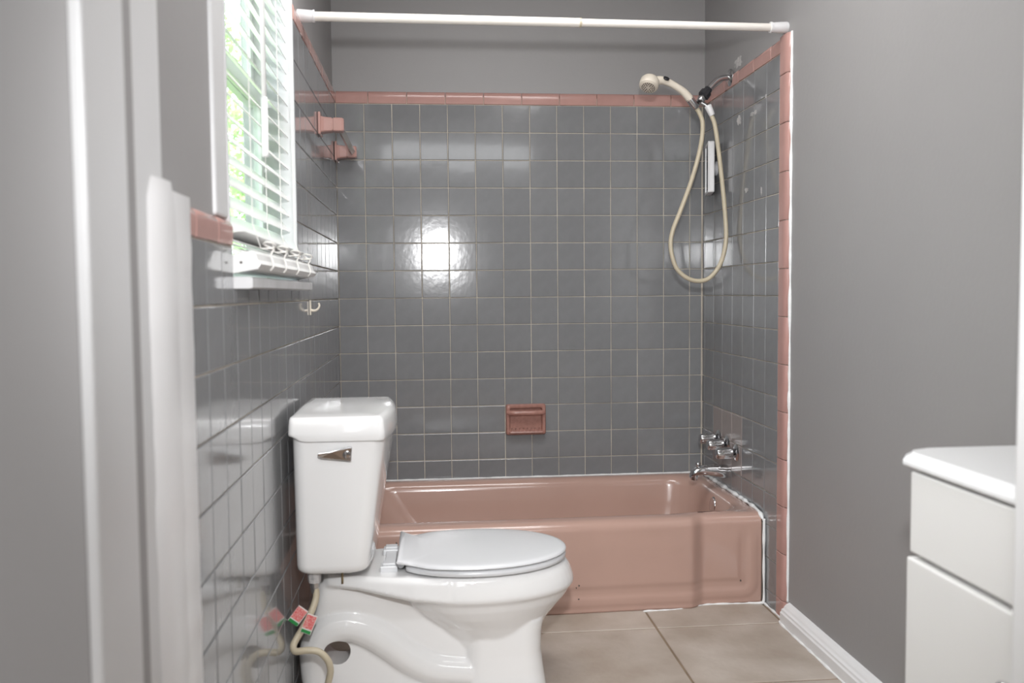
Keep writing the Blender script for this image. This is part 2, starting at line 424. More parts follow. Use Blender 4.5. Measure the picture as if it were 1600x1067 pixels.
# ------------------------------------------------------------------ trims, caulk, baseboard
def rough_bead(name, pts, r, m, parent=None, n=8, amp=0.5, sc=25, res=10, flat=1.0):
    path = spline(pts, res)
    bm = bmesh.new()
    L = len(path)
    def rad(t):
        p = path[min(L - 1, int(t * (L - 1)))]
        return r * (1 + amp * noise.noise(p * sc))
    tube(bm, path, rad, n, flat=flat)
    return fin(name, bm, m, parent, smooth=True)
edge = empty('trim_1', (0.0, -2.27, 0)); struct(edge)
bm = bmesh.new(); rg = []
for k in range(41):
    z = 1.212 * k / 40; q = 0.0022 * noise.noise(Vector((0, 0, z * 12))); q2 = 0.003 * noise.noise(Vector((5, 0, z * 15)))
    tp = 0.006 if k == 40 else 0
    rg.append([(-0.02, -2.428, z), (0.016 + q2 - tp, -2.425, z), (0.023 + q - tp, -2.405, z), (0.021 + q2 - tp, -2.318, z), (0.012 + q - tp, -2.288 + q, z), (-0.02, -2.284, z)])
loft(bm, rg); fin('end_board', bm, m_white, edge, smooth=True, autos=0.8)
bm = bmesh.new(); rg = []
for k in range(81):
    z = 1.202 * k / 80; q = 0.0018 * noise.noise(Vector((9, 0, z * 20))); q2 = 0.004 * noise.noise(Vector((3, 3, z * 24)))
    rg.append([(-0.02, -2.30, z), (0.0125 + q, -2.30, z), (0.0125 + q, -2.212, z), (0.006, -2.192 + q2 * 0.7, z), (-0.02, -2.190, z)])
loft(bm, rg); fin('end_trim', bm, m_white, edge, smooth=True, autos=0.8)
# window casing strip on the near side of the window
t2 = bxo('trim_2', XP - 0.01, XP + 0.007, -1.972, -1.880, 1.198, HC - 0.01, m_jamb, bevel=0.006); struct(t2)
# baseboard
bm = bmesh.new(); rg = []
prof = [(XR + .001, 0.0), (1.458, 0.0), (1.458, 0.034), (1.462, 0.038), (1.463, 0.044), (1.470, 0.047), (1.473, 0.053), (1.480, 0.060), (XR + .001, 0.064)]
for y in (-0.884, -2.575): rg.append([(x, y, z) for x, z in prof])
loft(bm, rg); struct(fin('baseboard_right', bm, m_white))
caulk = empty('trim_3', (W, -0.7, 0)); struct(caulk)
rough_bead('caulk_bead', [(1.4745, -0.01, 0.308), (1.474, -0.2, 0.308), (1.4735, -0.4, 0.308), (1.471, -0.58, 0.309), (1.470, -0.66, 0.305), (1.471, -0.708, 0.285)], 0.0075, m_caulk, caulk, amp=0.9, sc=30, res=30)
rough_bead('caulk_bead', [(1.473, -0.708, 0.29), (1.472, -0.709, 0.20), (1.472, -0.710, 0.1), (1.472, -0.711, 0.012), (1.46, -0.712, 0.003), (1.42, -0.706, 0.002)], 0.0045, m_caulk, caulk, amp=0.4, sc=20, res=20)
rough_bead('caulk_bead', [(1.43, -0.706, 0.001), (1.35, -0.703, 0.001), (1.275, -0.702, 0.001), (1.21, -0.72, 0.001), (1.16, -0.733, 0.001), (1.05, -0.737, 0.0)], 0.0032, m_caulk, caulk, amp=0.9, sc=35, res=20)
rough_bead('caulk_bead', [(0.0, -0.001, 0.306), (0.7, -0.001, 0.306), (1.47, -0.001, 0.306)], 0.0034, m_caulk, caulk, amp=0.5, sc=30, res=60)
rough_bead('caulk_bead', [(1.4885, -0.872, z) for z in (1.86, 1.5, 1.1, 0.7, 0.35, 0.06)], 0.0048, m_caulk, caulk, amp=0.9, sc=16, res=36)
rough_bead('caulk_bead', [(1.474, -0.715, 0.001), (1.475, -0.80, 0.001), (1.473, -0.868, 0.001), (1.456, -0.90, 0.001), (1.456, -1.1, 0.001), (1.457, -1.4, 0.001), (1.457, -1.9, 0.001)], 0.0036, m_caulk, caulk, amp=0.9, sc=30, res=30)

# ------------------------------------------------------------------ bathtub
tub = empty('bathtub', (W / 2, -0.36, 0), 'pink enamelled built-in bathtub along the gray tiled back wall', 'bathtub')
NXF, NYS, NC = 230, 16, 8
def front_y(x, z):
    d = -0.030 * sm((1.27 - x) / 0.06) - 0.010 * sm((1.1 - x) / 0.5)
    # concentric stepped panel: signed distance inwards from a rounded corner at lower right
    cx, cz, R = 1.452, 0.022, 0.05
    dx, dz = cx - x, z - cz
    if dx < R and dz < R: s = R - math.hypot(R - dx, R - dz)
    else: s = min(dx, dz)
    top = sm((0.272 - z) / 0.07)
    for s0, hgt in ((0.0, -0.0030), (0.030, 0.0035), (0.062, -0.0030)):
        d += hgt * sm((s - s0 + 0.007) / 0.014) * top
    return d
def ring(x0, x1, y0, y1, r, z, disp=0.0):
    pts = []
    for (x, y) in rrect(x0, x1, y0, y1, r, NXF, NYS, NC):
        yy = y
        if disp and y < -0.45: yy += front_y(x, z) * disp * sm((-0.45 - y) / 0.2)
        pts.append((x, yy, z))
    return pts
rings = []
for k in range(48): rings.append(ring(0.002, 1.470, -0.700, -0.003, 0.006, 0.0008 + 0.2702 * k / 47, 1.0))
for a in range(1, 8):
    t = PI / 2 * a / 7; q = 0.034 * (1 - math.cos(t))
    rings.append(ring(0.002 + q * .02, 1.470 - q * .02, -0.700 + q, -0.003, 0.006 + q * .1, 0.271 + 0.034 * math.sin(t), 1.0))
rings.append(ring(0.03, 1.455, -0.655, -0.03, 0.03, 0.3075, 0.8))
IN = [(0.050, 1.440, -0.655, -0.045, 0.13, 0.3065, .55), (0.068, 1.424, -0.640, -0.058, 0.13, 0.300, .5), (0.078, 1.417, -0.632, -0.068, 0.13, 0.288, .45), (0.085, 1.412, -0.627, -0.072, 0.13, 0.27, .4),
      (0.13, 1.402, -0.615, -0.082, 0.13, 0.20, .3), (0.19, 1.392, -0.600, -0.095, 0.13, 0.12, .2), (0.24, 1.376, -0.585, -0.11, 0.13, 0.075, .1), (0.28, 1.35, -0.56, -0.135, 0.12, 0.05, 0), (0.36, 1.29, -0.50, -0.20, 0.10, 0.042, 0)]
for (a, b, c, d, r, z, dp) in IN:
    rings.append(ring(a, b, c, d, r, z, dp))
bm = bmesh.new(); loft(bm, rings, True, True)
fin('tub_shell', bm, m_tub, tub, smooth=True)
bm = bmesh.new()
lathe(bm, (1.424, -0.352, 0.250), (-1, 0, 0.08), [(0, 0.032), (0.012, 0.033), (0.017, 0.030), (0.019, 0.022), (0.0195, 0.004)], 36); o = fin('overflow_plate', bm, m_chrome, tub, smooth=True, autos=0.7); o['label'] = 'chrome overflow plate'
for (x, y, z, r) in ((0.835, -0.752, 0.095, 0.0028), (0.826, -0.7525, 0.088, 0.0024), (0.834, -0.749, 0.05, 0.0025), (1.395, -0.7015, 0.078, 0.0028), (0.235, -0.744, 0.263, 0.004), (0.243, -0.745, 0.258, 0.003)):
    bm = bmesh.new(); y = -0.700 + front_y(x, z) if z < .26 else -0.7385
    pts = [(x + r * math.cos(a) * random.uniform(.5, 1.4), y - 0.0006, z + r * 1.3 * math.sin(a) * random.uniform(.5, 1.4)) for a in (2 * PI * i / 9 for i in range(9))]
    rg = [pts, [(p[0], p[1] + 0.003, p[2]) for p in pts]]; loft(bm, rg); fin('enamel_chip', bm, m_dark, tub)

# ------------------------------------------------------------------ toilet
YC = -1.19
toilet = empty('toilet', (0.30, YC, 0), 'white two-piece toilet against the gray tiled left wall, lid closed', 'toilet')
def egg(x0, x1, hw, z, n=56, p=2.25, xw=0.44, back=None):
    """egg outline: widest at fraction xw"""
    out = []; xm = x0 + (x1 - x0) * xw
    for k in range(n):
        a = 2 * PI * k / n; c, s = math.cos(a), math.sin(a)
        L = (x1 - xm) if c > 0 else (xm - x0)
        pw = 2.0 if c > 0 else (back or p)
        out.append((xm + L * math.copysign(abs(c) ** (2 / pw), c), YC + hw * math.copysign(abs(s) ** (2 / pw), s), z))
    return out
bm = bmesh.new()
# bowl with rim
loft(bm, [egg(0.40, 0.640, 0.085, 0.10, xw=.5), egg(0.385, 0.648, 0.095, 0.14, xw=.5), egg(0.35, 0.668, 0.118, 0.18, xw=.48), egg(0.31, 0.697, 0.143, 0.215), egg(0.285, 0.720, 0.158, 0.240), egg(0.268, 0.734, 0.168, 0.262),
          egg(0.262, 0.742, 0.179, 0.272), egg(0.260, 0.744, 0.1825, 0.280), egg(0.262, 0.741, 0.182, 0.295), egg(0.266, 0.733, 0.179, 0.318), egg(0.272, 0.724, 0.175, 0.331), egg(0.280, 0.714, 0.168, 0.3365)])
# deck behind the bowl, its underside rising towards the tank
rg = []
for (x, hw, zb) in ((0.075, 0.085, 0.285), (0.09, 0.10, 0.300), (0.13, 0.118, 0.302), (0.17, 0.130, 0.300), (0.24, 0.150, 0.288), (0.31, 0.166, 0.276), (0.40, 0.178, 0.268)):
    zt = 0.3365; r = 0.010; ring_ = []
    for (yy, z_) in ((-hw + r, zb), (hw - r, zb), (hw, zb + r), (hw - .004, zt - r), (hw - r - .003, zt), (-hw + r + .003, zt), (-hw + .004, zt - r), (-hw, zb + r)): ring_.append((x, YC + yy, z_))
    rg.append(ring_)
loft(bm, rg)
# neck body under the deck
rg = []
for (z, x0, x1, hw, r) in ((0.0, 0.022, 0.47, 0.098, 0.03), (0.012, 0.022, 0.47, 0.098, 0.03), (0.03, 0.027, 0.47, 0.080, 0.03), (0.12, 0.028, 0.47, 0.074, 0.03), (0.20, 0.035, 0.50, 0.072, 0.03), (0.255, 0.05, 0.50, 0.085, 0.03), (0.31, 0.06, 0.50, 0.092, 0.03)):
    rg.append([(x, YC + y, z) for x, y in rrect(x0, x1, -hw, hw, r, 6, 6, 4)])
loft(bm, rg)
# front column of the pedestal
rg = []
for (z, x0, x1, hw) in ((0.0, 0.430, 0.660, 0.113), (0.015, 0.430, 0.658, 0.112), (0.05, 0.433, 0.653, 0.105), (0.10, 0.437, 0.647, 0.100), (0.15, 0.44, 0.648, 0.100), (0.19, 0.45, 0.655, 0.10)):
    rg.append([(x, YC + y, z) for x, y in rrect(x0, x1, -hw, hw, 0.055, 6, 6, 8)])
loft(bm, rg)
me = bpy.data.meshes.new('toilet_body'); bm.to_mesh(me); bm.free()
# trapway bulges as a second shape, one on each side
tb = bmesh.new()
pth = [(0.050, 0.02), (0.046, 0.08), (0.052, 0.135), (0.085, 0.178), (0.135, 0.190), (0.19, 0.172), (0.245, 0.135), (0.30, 0.093), (0.36, 0.063), (0.43, 0.052), (0.46, 0.05)]
for s in (-1, 1):
    path = spline([(x, YC + s * 0.054, z) for x, z in pth], 6)
    tube(tb, path, lambda t: 0.036 + 0.012 * sm(t * 3) , 18)
me2 = bpy.data.meshes.new('t'); tb.to_mesh(me2); tb.free()
bmj = bmesh.new(); bmj.from_mesh(me); bmj.from_mesh(me2); bmesh.ops.recalc_face_normals(bmj, faces=bmj.faces); bmj.to_mesh(me); bmj.free()
tmp = bpy.data.objects.new('tmp_body', me); COL.objects.link(tmp)
rm = tmp.modifiers.new('r', 'REMESH'); rm.mode = 'VOXEL'; rm.voxel_size = 0.0042
smo = tmp.modifiers.new('s', 'SMOOTH'); smo.factor = 0.5; smo.iterations = 4
hb = bmesh.new(); lathe(hb, (0.107, YC - 0.2, 0.125), (0, 1, 0), [(0, 0.0345), (0.4, 0.0345)], 40)
mh = bpy.data.meshes.new('hole'); bmesh.ops.recalc_face_normals(hb, faces=hb.faces); hb.to_mesh(mh); hb.free()
hole = bpy.data.objects.new('tmp_hole', mh); COL.objects.link(hole)
bo = tmp.modifiers.new('b', 'BOOLEAN'); bo.operation = 'DIFFERENCE'; bo.object = hole; bo.solver = 'EXACT'
cb = bmesh.new(); lathe(cb, (0.107, YC - 0.074, 0.118), (0, 1, 0), [(0, 0.030), (0.012, 0.052), (0.4, 0.058)], 40)
mc = bpy.data.meshes.new('cav'); bmesh.ops.recalc_face_normals(cb, faces=cb.faces); cb.to_mesh(mc); cb.free()
cav = bpy.data.objects.new('tmp_cav', mc); COL.objects.link(cav)
bo2 = tmp.modifiers.new('b2', 'BOOLEAN'); bo2.operation = 'DIFFERENCE'; bo2.object = cav; bo2.solver = 'EXACT'
bpy.context.view_layer.update()
dg = bpy.context.evaluated_depsgraph_get()
mf = bpy.data.meshes.new_from_object(tmp.evaluated_get(dg)); mf.name = 'bowl'
bpy.data.objects.remove(tmp); bpy.data.objects.remove(hole); bpy.data.objects.remove(cav)
bm = bmesh.new(); bm.from_mesh(mf)
zmin = min(v.co.z for v in bm.verts)
for v in bm.verts: v.co.z -= zmin * max(0, 1 - v.co.z / .1)
fin('bowl', bm, m_porc, toilet, smooth=True, autos=0.9)
# tank
def plan(x0, x1, hw, bow, r, z, n=None):
    out = []
    for x, y in rrect(x0, x1, -hw, hw, r, 12, 16, 8):
        t = (x - x0) / (x1 - x0); out.append((x + bow * (1 - (y / hw) ** 2) * sm(t), YC + y, z))
    return out
rg = []
for (z, ins) in ((0.362, 0.030), (0.364, 0.017), (0.369, 0.008), (0.377, 0.002), (0.388, 0.0)):
    rg.append(plan(0.022 + ins * .8, 0.198 - ins, 0.190 - ins, 0.012, 0.030, z))
for k in range(1, 9):
    t = k / 8; rg.append(plan(0.022, 0.198 + 0.038 * t + 0.006 * t * t, 0.190 + 0.023 * t, 0.012 + 0.010 * t, 0.030 + .003 * t, 0.388 + (0.712 - 0.388) * t))
bm = bmesh.new(); loft(bm, rg); fin('tank', bm, m_porc, toilet, smooth=True, autos=0.9)
rg = []
for (z, e, rr) in ((0.702, -0.004, .02), (0.703, 0.0, .02), (0.708, 0.002, .02), (0.722, 0.002, .02), (0.746, -0.001, .02), (0.755, -0.004, .02), (0.7605, -0.010, .02), (0.7635, -0.019, .02), (0.7650, -0.04, .02), (0.7655, -0.07, .02)):
    ch = 0.020 if z < 0.715 else 0.0
    pts = []
    for (x, y) in rrect(0.016 - e * .3, 0.243 + e, -0.2215 - e, 0.2215 + e, 0.014 if e > -.02 else 0.012, 14, 18, 6):
        t = (x - 0.016) / 0.227; x += 0.024 * (1 - (y / 0.222) ** 2) * sm(t)
        zz_ = z + (0.014 * sm((0.055 - x) / 0.035) if z < 0.716 else 0) + (0.0022 * math.cos(y * 14) if z > 0.762 else 0)
        pts.append((x, YC + y, zz_))
    rg.append(pts)
bm = bmesh.new(); loft(bm, rg); fin('tank_lid', bm, m_porc, toilet, smooth=True, autos=0.9)
# seat and lid
def seatout(e, z, x0, conc, n=64, hw=0.183, x1=0.722):
    """oval outline with a straight back edge whose corners flare out"""
    out = []; xm = 0.475
    half = []
    for k in range(33):
        a = PI / 2 - PI * k / 32
        half.append((xm + (x1 - xm - e) * math.cos(a), (hw - e) * math.sin(a)))
    # near/far quarter behind the widest point down to the back edge
    bk = []
    hb_ = 0.125
    for k in range(1, 17):
        t = k / 16; x = xm + (x0 + e - xm) * t
        yy = math.sqrt(max(0, 1 - (t * 0.80) ** 2.2)) * (hw - e)
        if conc: yy = max(yy, 0) * (1 - sm((t - .6) / .4)) + (hb_ + 0.018 * sm((t - .8) / .2) - e) * sm((t - .6) / .4)
        bk.append((x, yy))
    lo = [(x, -y) for x, y in bk]
    for x, y in half: out.append((x, YC + y, z))
    for x, y in lo: out.append((x, YC + y, z))
    for x, y in reversed(bk): out.append((x, YC + y, z))
    return out
bm = bmesh.new()
loft(bm, [seatout(0.010, 0.3415, 0.292, False), seatout(0.002, 0.343, 0.290, False), seatout(0, 0.347, 0.290, False), seatout(0.0, 0.353, 0.290, False), seatout(0.004, 0.357, 0.293, False), seatout(0.03, 0.3585, 0.30, False)])
fin('seat_ring', bm, m_seat, toilet, smooth=True, autos=0.8)
bm = bmesh.new(); rg = []
for (e, z) in ((0.012, 0.3600), (0.002, 0.3605), (-0.001, 0.3635), (0.000, 0.3675), (0.004, 0.3705), (0.015, 0.3722), (0.045, 0.3735), (0.085, 0.3745)):
    r_ = seatout(e, z, 0.268, True)
    rg.append([(x, y, zz_ + 0.011 * sm((0.31 - x) / 0.045) * sm((abs(y - YC) - 0.06) / 0.07)) for x, y, zz_ in r_])
loft(bm, rg); fin('seat_lid', bm, m_seat, toilet, smooth=True, autos=0.9)
bm = bmesh.new()
for s in (-1, 1):
    pass
for s in (-1, 1):
    y = YC + s * 0.075
    o = bxo('hinge', 0.223, 0.268, y - 0.020, y + 0.020, 0.336, 0.352, m_seat, toilet, bevel=0.002)
    bm = bmesh.new(); box(bm, 0.229, 0.262, y - 0.013, y + 0.017, 0.352, 0.358); fin('hinge_cap', bm, m_seat, o, bevel=0.0015)
bxo('hinge_bar', 0.232, 0.262, YC - 0.055, YC + 0.055, 0.336, 0.350, m_seat, toilet, bevel=0.002)
bm = bmesh.new(); lathe(bm, (0.276, YC - 0.085, 0.352), (0, 1, 0), [(0, 0.009), (0.17, 0.009)], 16); fin('hinge_pin', bm, m_seat, toilet, smooth=True, autos=.7)
# flush handle on the near side of the tank
hd = empty('flush_handle', (0.15, YC - 0.213, 0.67)); hd.parent = toilet; hd.location = Vector((0.15, YC - 0.211, 0.672)) - toilet.location
hd['label'] = 'chrome trip lever'
yh = YC - 0.2135
bm = bmesh.new()
fr = [(0.160, 0.6895, 0.0), (0.169, 0.6885, 0), (0.166, 0.6545, 0), (0.150, 0.657, 0), (0.118, 0.6615, 0.004), (0.096, 0.6665, 0.010), (0.088, 0.672, 0.014), (0.0895, 0.6785, 0.014), (0.12, 0.6805, 0.006), (0.145, 0.6865, 0)]
loft(bm, [[(x, yh - 0.004 - d, z) for x, z, d in fr], [(x, yh - 0.014 - d, z) for x, z, d in fr]])
fin('lever', bm, m_chrome, hd, bevel=0.0015)
bm = bmesh.new(); lathe(bm, (0.1555, yh + 0.008, 0.671), (0, -1, 0), [(0, 0.010), (0.014, 0.010), (0.0225, 0.010), (0.0245, 0.0085), (0.0252, 0.002)], 24); fin('lever_screw', bm, m_chrome, hd, smooth=True, autos=.6)
# bolt under the tank
bm = bmesh.new(); lathe(bm, (0.128, YC - 0.115, 0.318), (0, 0, 1), [(0, 0.003), (0.045, 0.003)], 10); fin('tank_bolt', bm, mat('rusty_brass', (0.35, 0.27, 0.16), 0.5, metal=0.6, var=0.2, vscale=80), toilet, smooth=True)

# ------------------------------------------------------------------ water supply hose
sup = empty('supply_hose', (0.062, -1.335, 0.0), 'cream braided water supply hose curling below the toilet tank', 'hose')
pts = [(0.062, -1.335, 0.345), (0.063, -1.336, 0.325), (0.066, -1.34, 0.300), (0.056, -1.352, 0.268), (0.038, -1.362, 0.234), (0.020, -1.372, 0.206), (0.0135, -1.385, 0.191), (0.022, -1.398, 0.184), (0.050, -1.402, 0.187), (0.078, -1.402, 0.182), (0.098, -1.40, 0.160), (0.104, -1.395, 0.130), (0.096, -1.39, 0.094), (0.084, -1.385, 0.052), (0.08, -1.382, 0.004)]
bm = bmesh.new(); tube(bm, spline(pts, 8), 0.0085, 14); fin('hose', bm, m_hose, sup, smooth=True)
bm = bmesh.new(); lathe(bm, (0.0628, -1.335, 0.308), (0, 0, 1), [(0.0, 0.0098), (0.014, 0.0104), (0.015, 0.0118), (0.032, 0.0118)], 18); o = fin('ferrule', bm, m_chrome, sup, smooth=True, autos=.5)
bm = bmesh.new(); lathe(bm, (0.062, -1.335, 0.335), (0, 0, 1), [(0.0, 0.015), (0.010, 0.0165), (0.024, 0.0175), (0.030, 0.016)], 8); fin('nut', bm, m_residue, sup)
def tagcard(name, c, ang, w_, h_, m_, th=0.0014, par=None, yo=0.0):
    bm = bmesh.new(); ca, sa = math.cos(ang), math.sin(ang); q = []
    for a, b in ((-w_ / 2, -h_ / 2), (w_ / 2, -h_ / 2), (w_ / 2, h_ / 2), (-w_ / 2, h_ / 2)): q.append((c[0] + a * ca - b * sa, c[1] + yo, c[2] + a * sa + b * ca))
    loft(bm, [q, [(x, y - th, z) for x, y, z in q]]); return fin(name, bm, m_, par)
tg = tagcard('tag', (0.026, -1.378, 0.266), -0.66, 0.028, 0.046, m_tag, par=sup)
tagcard('tag_print', (0.0285, -1.3798, 0.2700), -0.66, 0.026, 0.032, m_red, th=0.0006, par=tg)
tagcard('tag_print', (0.0145, -1.3798, 0.2510), -0.66, 0.026, 0.008, m_green, th=0.0006, par=tg)
tg = tagcard('tag', (0.053, -1.384, 0.246), -0.40, 0.026, 0.050, m_tag, par=sup)
tagcard('tag_print', (0.0545, -1.3858, 0.251), -0.40, 0.024, 0.034, m_red, th=0.0006, par=tg)
tagcard('tag_print', (0.0450, -1.3858, 0.2280), -0.40, 0.024, 0.008, m_green, th=0.0006, par=tg)

# ------------------------------------------------------------------ window, blind, sill
win = struct(empty('window_1', (-0.09, (WY0 + WY1) / 2, WZ0)))
bm = bmesh.new(); t = 0.014
box(bm, -0.140, -0.002, WY1 - 0.002, WY1 + 0.012, WZ0, WZ1); fin('window_reveal', bm, m_jamb, win, bevel=0.003)
bxo('window_reveal', -0.140, -0.004, WY0 - 0.004, WY0 + 0.003, WZ0, WZ1, m_jamb, win)
bxo('window_reveal', -0.140, -0.004, WY0, WY1, WZ1 - 0.006, WZ1 + 0.004, m_jamb, win)
XG = -0.105; ZM = 1.585
for (zb, zt, xo) in ((WZ0 + 0.012, ZM + 0.018, 0.010), (ZM - 0.018, WZ1 - 0.006, -0.012)):
    sash = bmesh.new(); x0, x1 = XG + xo - 0.010, XG + xo + 0.010; a, b = WY0 + 0.004, WY1 - 0.004; f = 0.036
    box(sash, x0, x1, a, a + f, zb, zt); box(sash, x0, x1, b - f, b, zb, zt); box(sash, x0, x1, a + f, b - f, zb, zb + f); box(sash, x0, x1, a + f, b - f, zt - f, zt)
    so = fin('window_sash', sash, m_sash, win, bevel=0.002)
    bxo('pane', XG + xo - 0.0015, XG + xo + 0.0015, a + f - 0.004, b - f + 0.004, zb + f - 0.004, zt - f + 0.004, m_glass, so)
# sill
sill = bmesh.new(); rg = []
for x, z0, z1 in ((-0.13, 1.070, 1.0925), (0.028, 1.070, 1.0925), (0.034, 1.072, 1.0905)):
    rg.append([(x, WY0 + 0.001 - (0.0), z0), (x, WY1 + (0.0 if x < -0.0 else -0.0), z0), (x, WY1, z1), (x, WY0 + 0.001, z1)])
loft(sill, rg); fin('window_sill', sill, m_sill, win, bevel=0.0015)
bm = bmesh.new(); box(bm, 0.0, 0.034, WY1 - 0.001, WY1 - 0.0 - 0.0 + 0.0, 1.0705, 1.0915); bm.free()
bxo('sill_horn', 0.0008, 0.0338, WY1 - 0.004, -1.045, 1.0705, 1.0918, m_sill, win, bevel=0.0015)
# blind
blind = empty('window_blind', (-0.03, (WY0 + WY1) / 2, 1.10), 'white slatted blind hanging in the window above the sill', 'blind')
SA = math.radians(46); hw = 0.0245; y0, y1 = WY0 + 0.008, WY1 - 0.012
def slat_mesh():
    bm = bmesh.new(); top = []; n = 5
    for y in (y0, y1):
        r_ = []
        for k in range(n + 1):
            u = -hw + 2 * hw * k / n; c = 0.0022 * (1 - (u / hw) ** 2); r_.append((u, y, c + 0.0009))
        for k in range(n, -1, -1):
            u = -hw + 2 * hw * k / n; c = 0.0022 * (1 - (u / hw) ** 2); r_.append((u, y, c - 0.0009))
        top.append(r_)
    loft(bm, top); bmesh.ops.recalc_face_normals(bm, faces=bm.faces)
    me = bpy.data.meshes.new('slat'); 
    for v in bm.verts: v.co.y -= blind.location.y
    bm.to_mesh(me); bm.free(); me.materials.append(m_vinyl); return me
sl = slat_mesh()
z = 1.205; k = 0
while z < 2.09:
    o = bpy.data.objects.new('slat', sl); COL.objects.link(o); o.parent = blind
    o.location = (-0.006 - 0.0, 0, z - blind.location.z)
    o.rotation_euler = (random.gauss(0, 0.0025), SA + random.gauss(0, 0.02) + 0.12 * max(0, 1 - k / 6), random.gauss(0, 0.002))
    z += 0.0425; k += 1
# collapsed slats at the bottom, resting askew on the rail
for i, (dx, zz_, an) in enumerate(((0.022, 1.168, -0.35), (0.010, 1.160, 0.10), (0.012, 1.154, 0.06), (0.014, 1.148, 0.12), (0.028, 1.142, 0.16))):
    o = bpy.data.objects.new('slat', sl); COL.objects.link(o); o.parent = blind
    o.location = (-0.012 + dx + 0.02, -0.004 + 0.004 * i, zz_ - blind.location.z); o.rotation_euler = (0.006 * (i - 2), an + 0.15, 0.004 * (i - 2))
rg = []
for y in (y0 - 0.004, y1 + 0.002):
    rg.append([(x, y, z_) for x, z_ in ((-0.006, 1.098), (0.044, 1.107), (0.050, 1.116), (0.043, 1.124), (0.040, 1.135), (0.034, 1.142), (-0.010, 1.132))])
bm = bmesh.new(); loft(bm, rg); rail = fin('bottom_rail', bm, m_vinyl, blind, bevel=0.001)
bm = bmesh.new(); lathe(bm, (0.013, y0 - 0.0035, 1.119), (0, -1, 0), [(0, 0.0026), (0.001, 0.0026)], 12); fin('screw_hole', bm, m_dark, rail)
bxo('head_rail', -0.058, -0.004, y0, y1, 2.085, 2.130, m_vinyl, blind, bevel=0.002)
for yy in (-1.76, -1.60, -1.42, -1.22):
    bm = bmesh.new(); tube(bm, [(0.012, yy, 2.09), (0.013, yy, 1.6), (0.014, yy, 1.2), (0.030, yy - 0.004, 1.150)], 0.0011, 6); fin('ladder_cord', bm, m_cord, blind, smooth=True)
    bm = bmesh.new()
    tube(bm, spline([(0.030, yy, 1.150), (0.052, yy + 0.010, 1.152), (0.058, yy - 0.012, 1.158), (0.046, yy - 0.024, 1.162), (0.036, yy - 0.004, 1.158), (0.050, yy + 0.016, 1.149), (0.047, yy + 0.010, 1.138), (0.0525, yy + 0.002, 1.117), (0.046, yy + 0.004, 1.106)], 6), 0.0020, 7); fin('cord_knot', bm, m_cord, blind, smooth=True)
bm = bmesh.new(); tube(bm, [(0.030, -1.690, 2.08), (0.031, -1.696, 1.7), (0.0315, -1.700, 1.46)], lambda t: 0.0052, 8); tube(bm, [(0.0315, -1.700, 1.46), (0.032, -1.703, 1.345), (0.032, -1.703, 1.340)], lambda t: 0.0068, 8); fin('tilt_wand', bm, m_vinyl, blind, smooth=True)

# ------------------------------------------------------------------ towel bar (ceramic posts, acrylic bar)
tb_ = empty('towel_bar', (0.0, -0.29, 1.58), 'short towel bar with pink ceramic posts high on the left wall', 'towel bar')
for yc, ln in ((-0.548, 0.084), (-0.046, 0.084)):
    zc = 1.622 if yc < -.3 else 1.612
    po = bxo('post', 0.0006, 0.010, yc - 0.036, yc + 0.034 if yc < -.3 else -0.006, zc - 0.037, zc + 0.037, m_pink, tb_, bevel=0.004, bseg=3)
    rg = []
    for x, h_, w__ in ((0.008, 0.027, 0.026), (0.02, 0.0245, 0.022), (0.045, 0.0225, 0.021), (0.045, 0.0205, 0.0195), (0.050, 0.0205, 0.0195), (0.050, 0.0225, 0.021), (ln - 0.006, 0.0225, 0.021), (ln, 0.019, 0.017)):
        rg.append([(x, yc + a * w__, zc - 0.002 + b * h_) for a, b in ((-1, -.85), (-.85, -1), (.85, -1), (1, -.85), (1, .85), (.85, 1), (-.85, 1), (-1, .85))])
    bm = bmesh.new(); loft(bm, rg); fin('arm', bm, m_pink, po, smooth=False, bevel=0.002)
bm = bmesh.new(); q = 0.0125
loft(bm, [[(0.067 + a * q, y, z + b * q) for a, b in ((0, -1), (1, 0), (0, 1), (-1, 0))] for y, z in ((-0.530, 1.618), (-0.0655, 1.610))]); fin('bar', bm, m_bar, tb_, bevel=0.001)

# ------------------------------------------------------------------ robe hook
hk = empty('robe_hook', (0.0, -0.857, 1.0), 'small white double hook stuck to tiles below the window sill end', 'hook')
bxo('hook_plate', 0.0006, 0.0045, -0.868, -0.846, 0.997, 1.042, m_cream, hk, bevel=0.0012)
bm = bmesh.new(); tube(bm, spline([(0.003, -0.857, 1.012), (0.010, -0.857, 1.010), (0.018, -0.857, 1.011), (0.0255, -0.857, 1.017), (0.0285, -0.857, 1.026), (0.026, -0.857, 1.033)], 5), lambda t: 0.0042 - 0.0012 * t, 8); fin('hook_prong', bm, m_cream, hk, smooth=True)

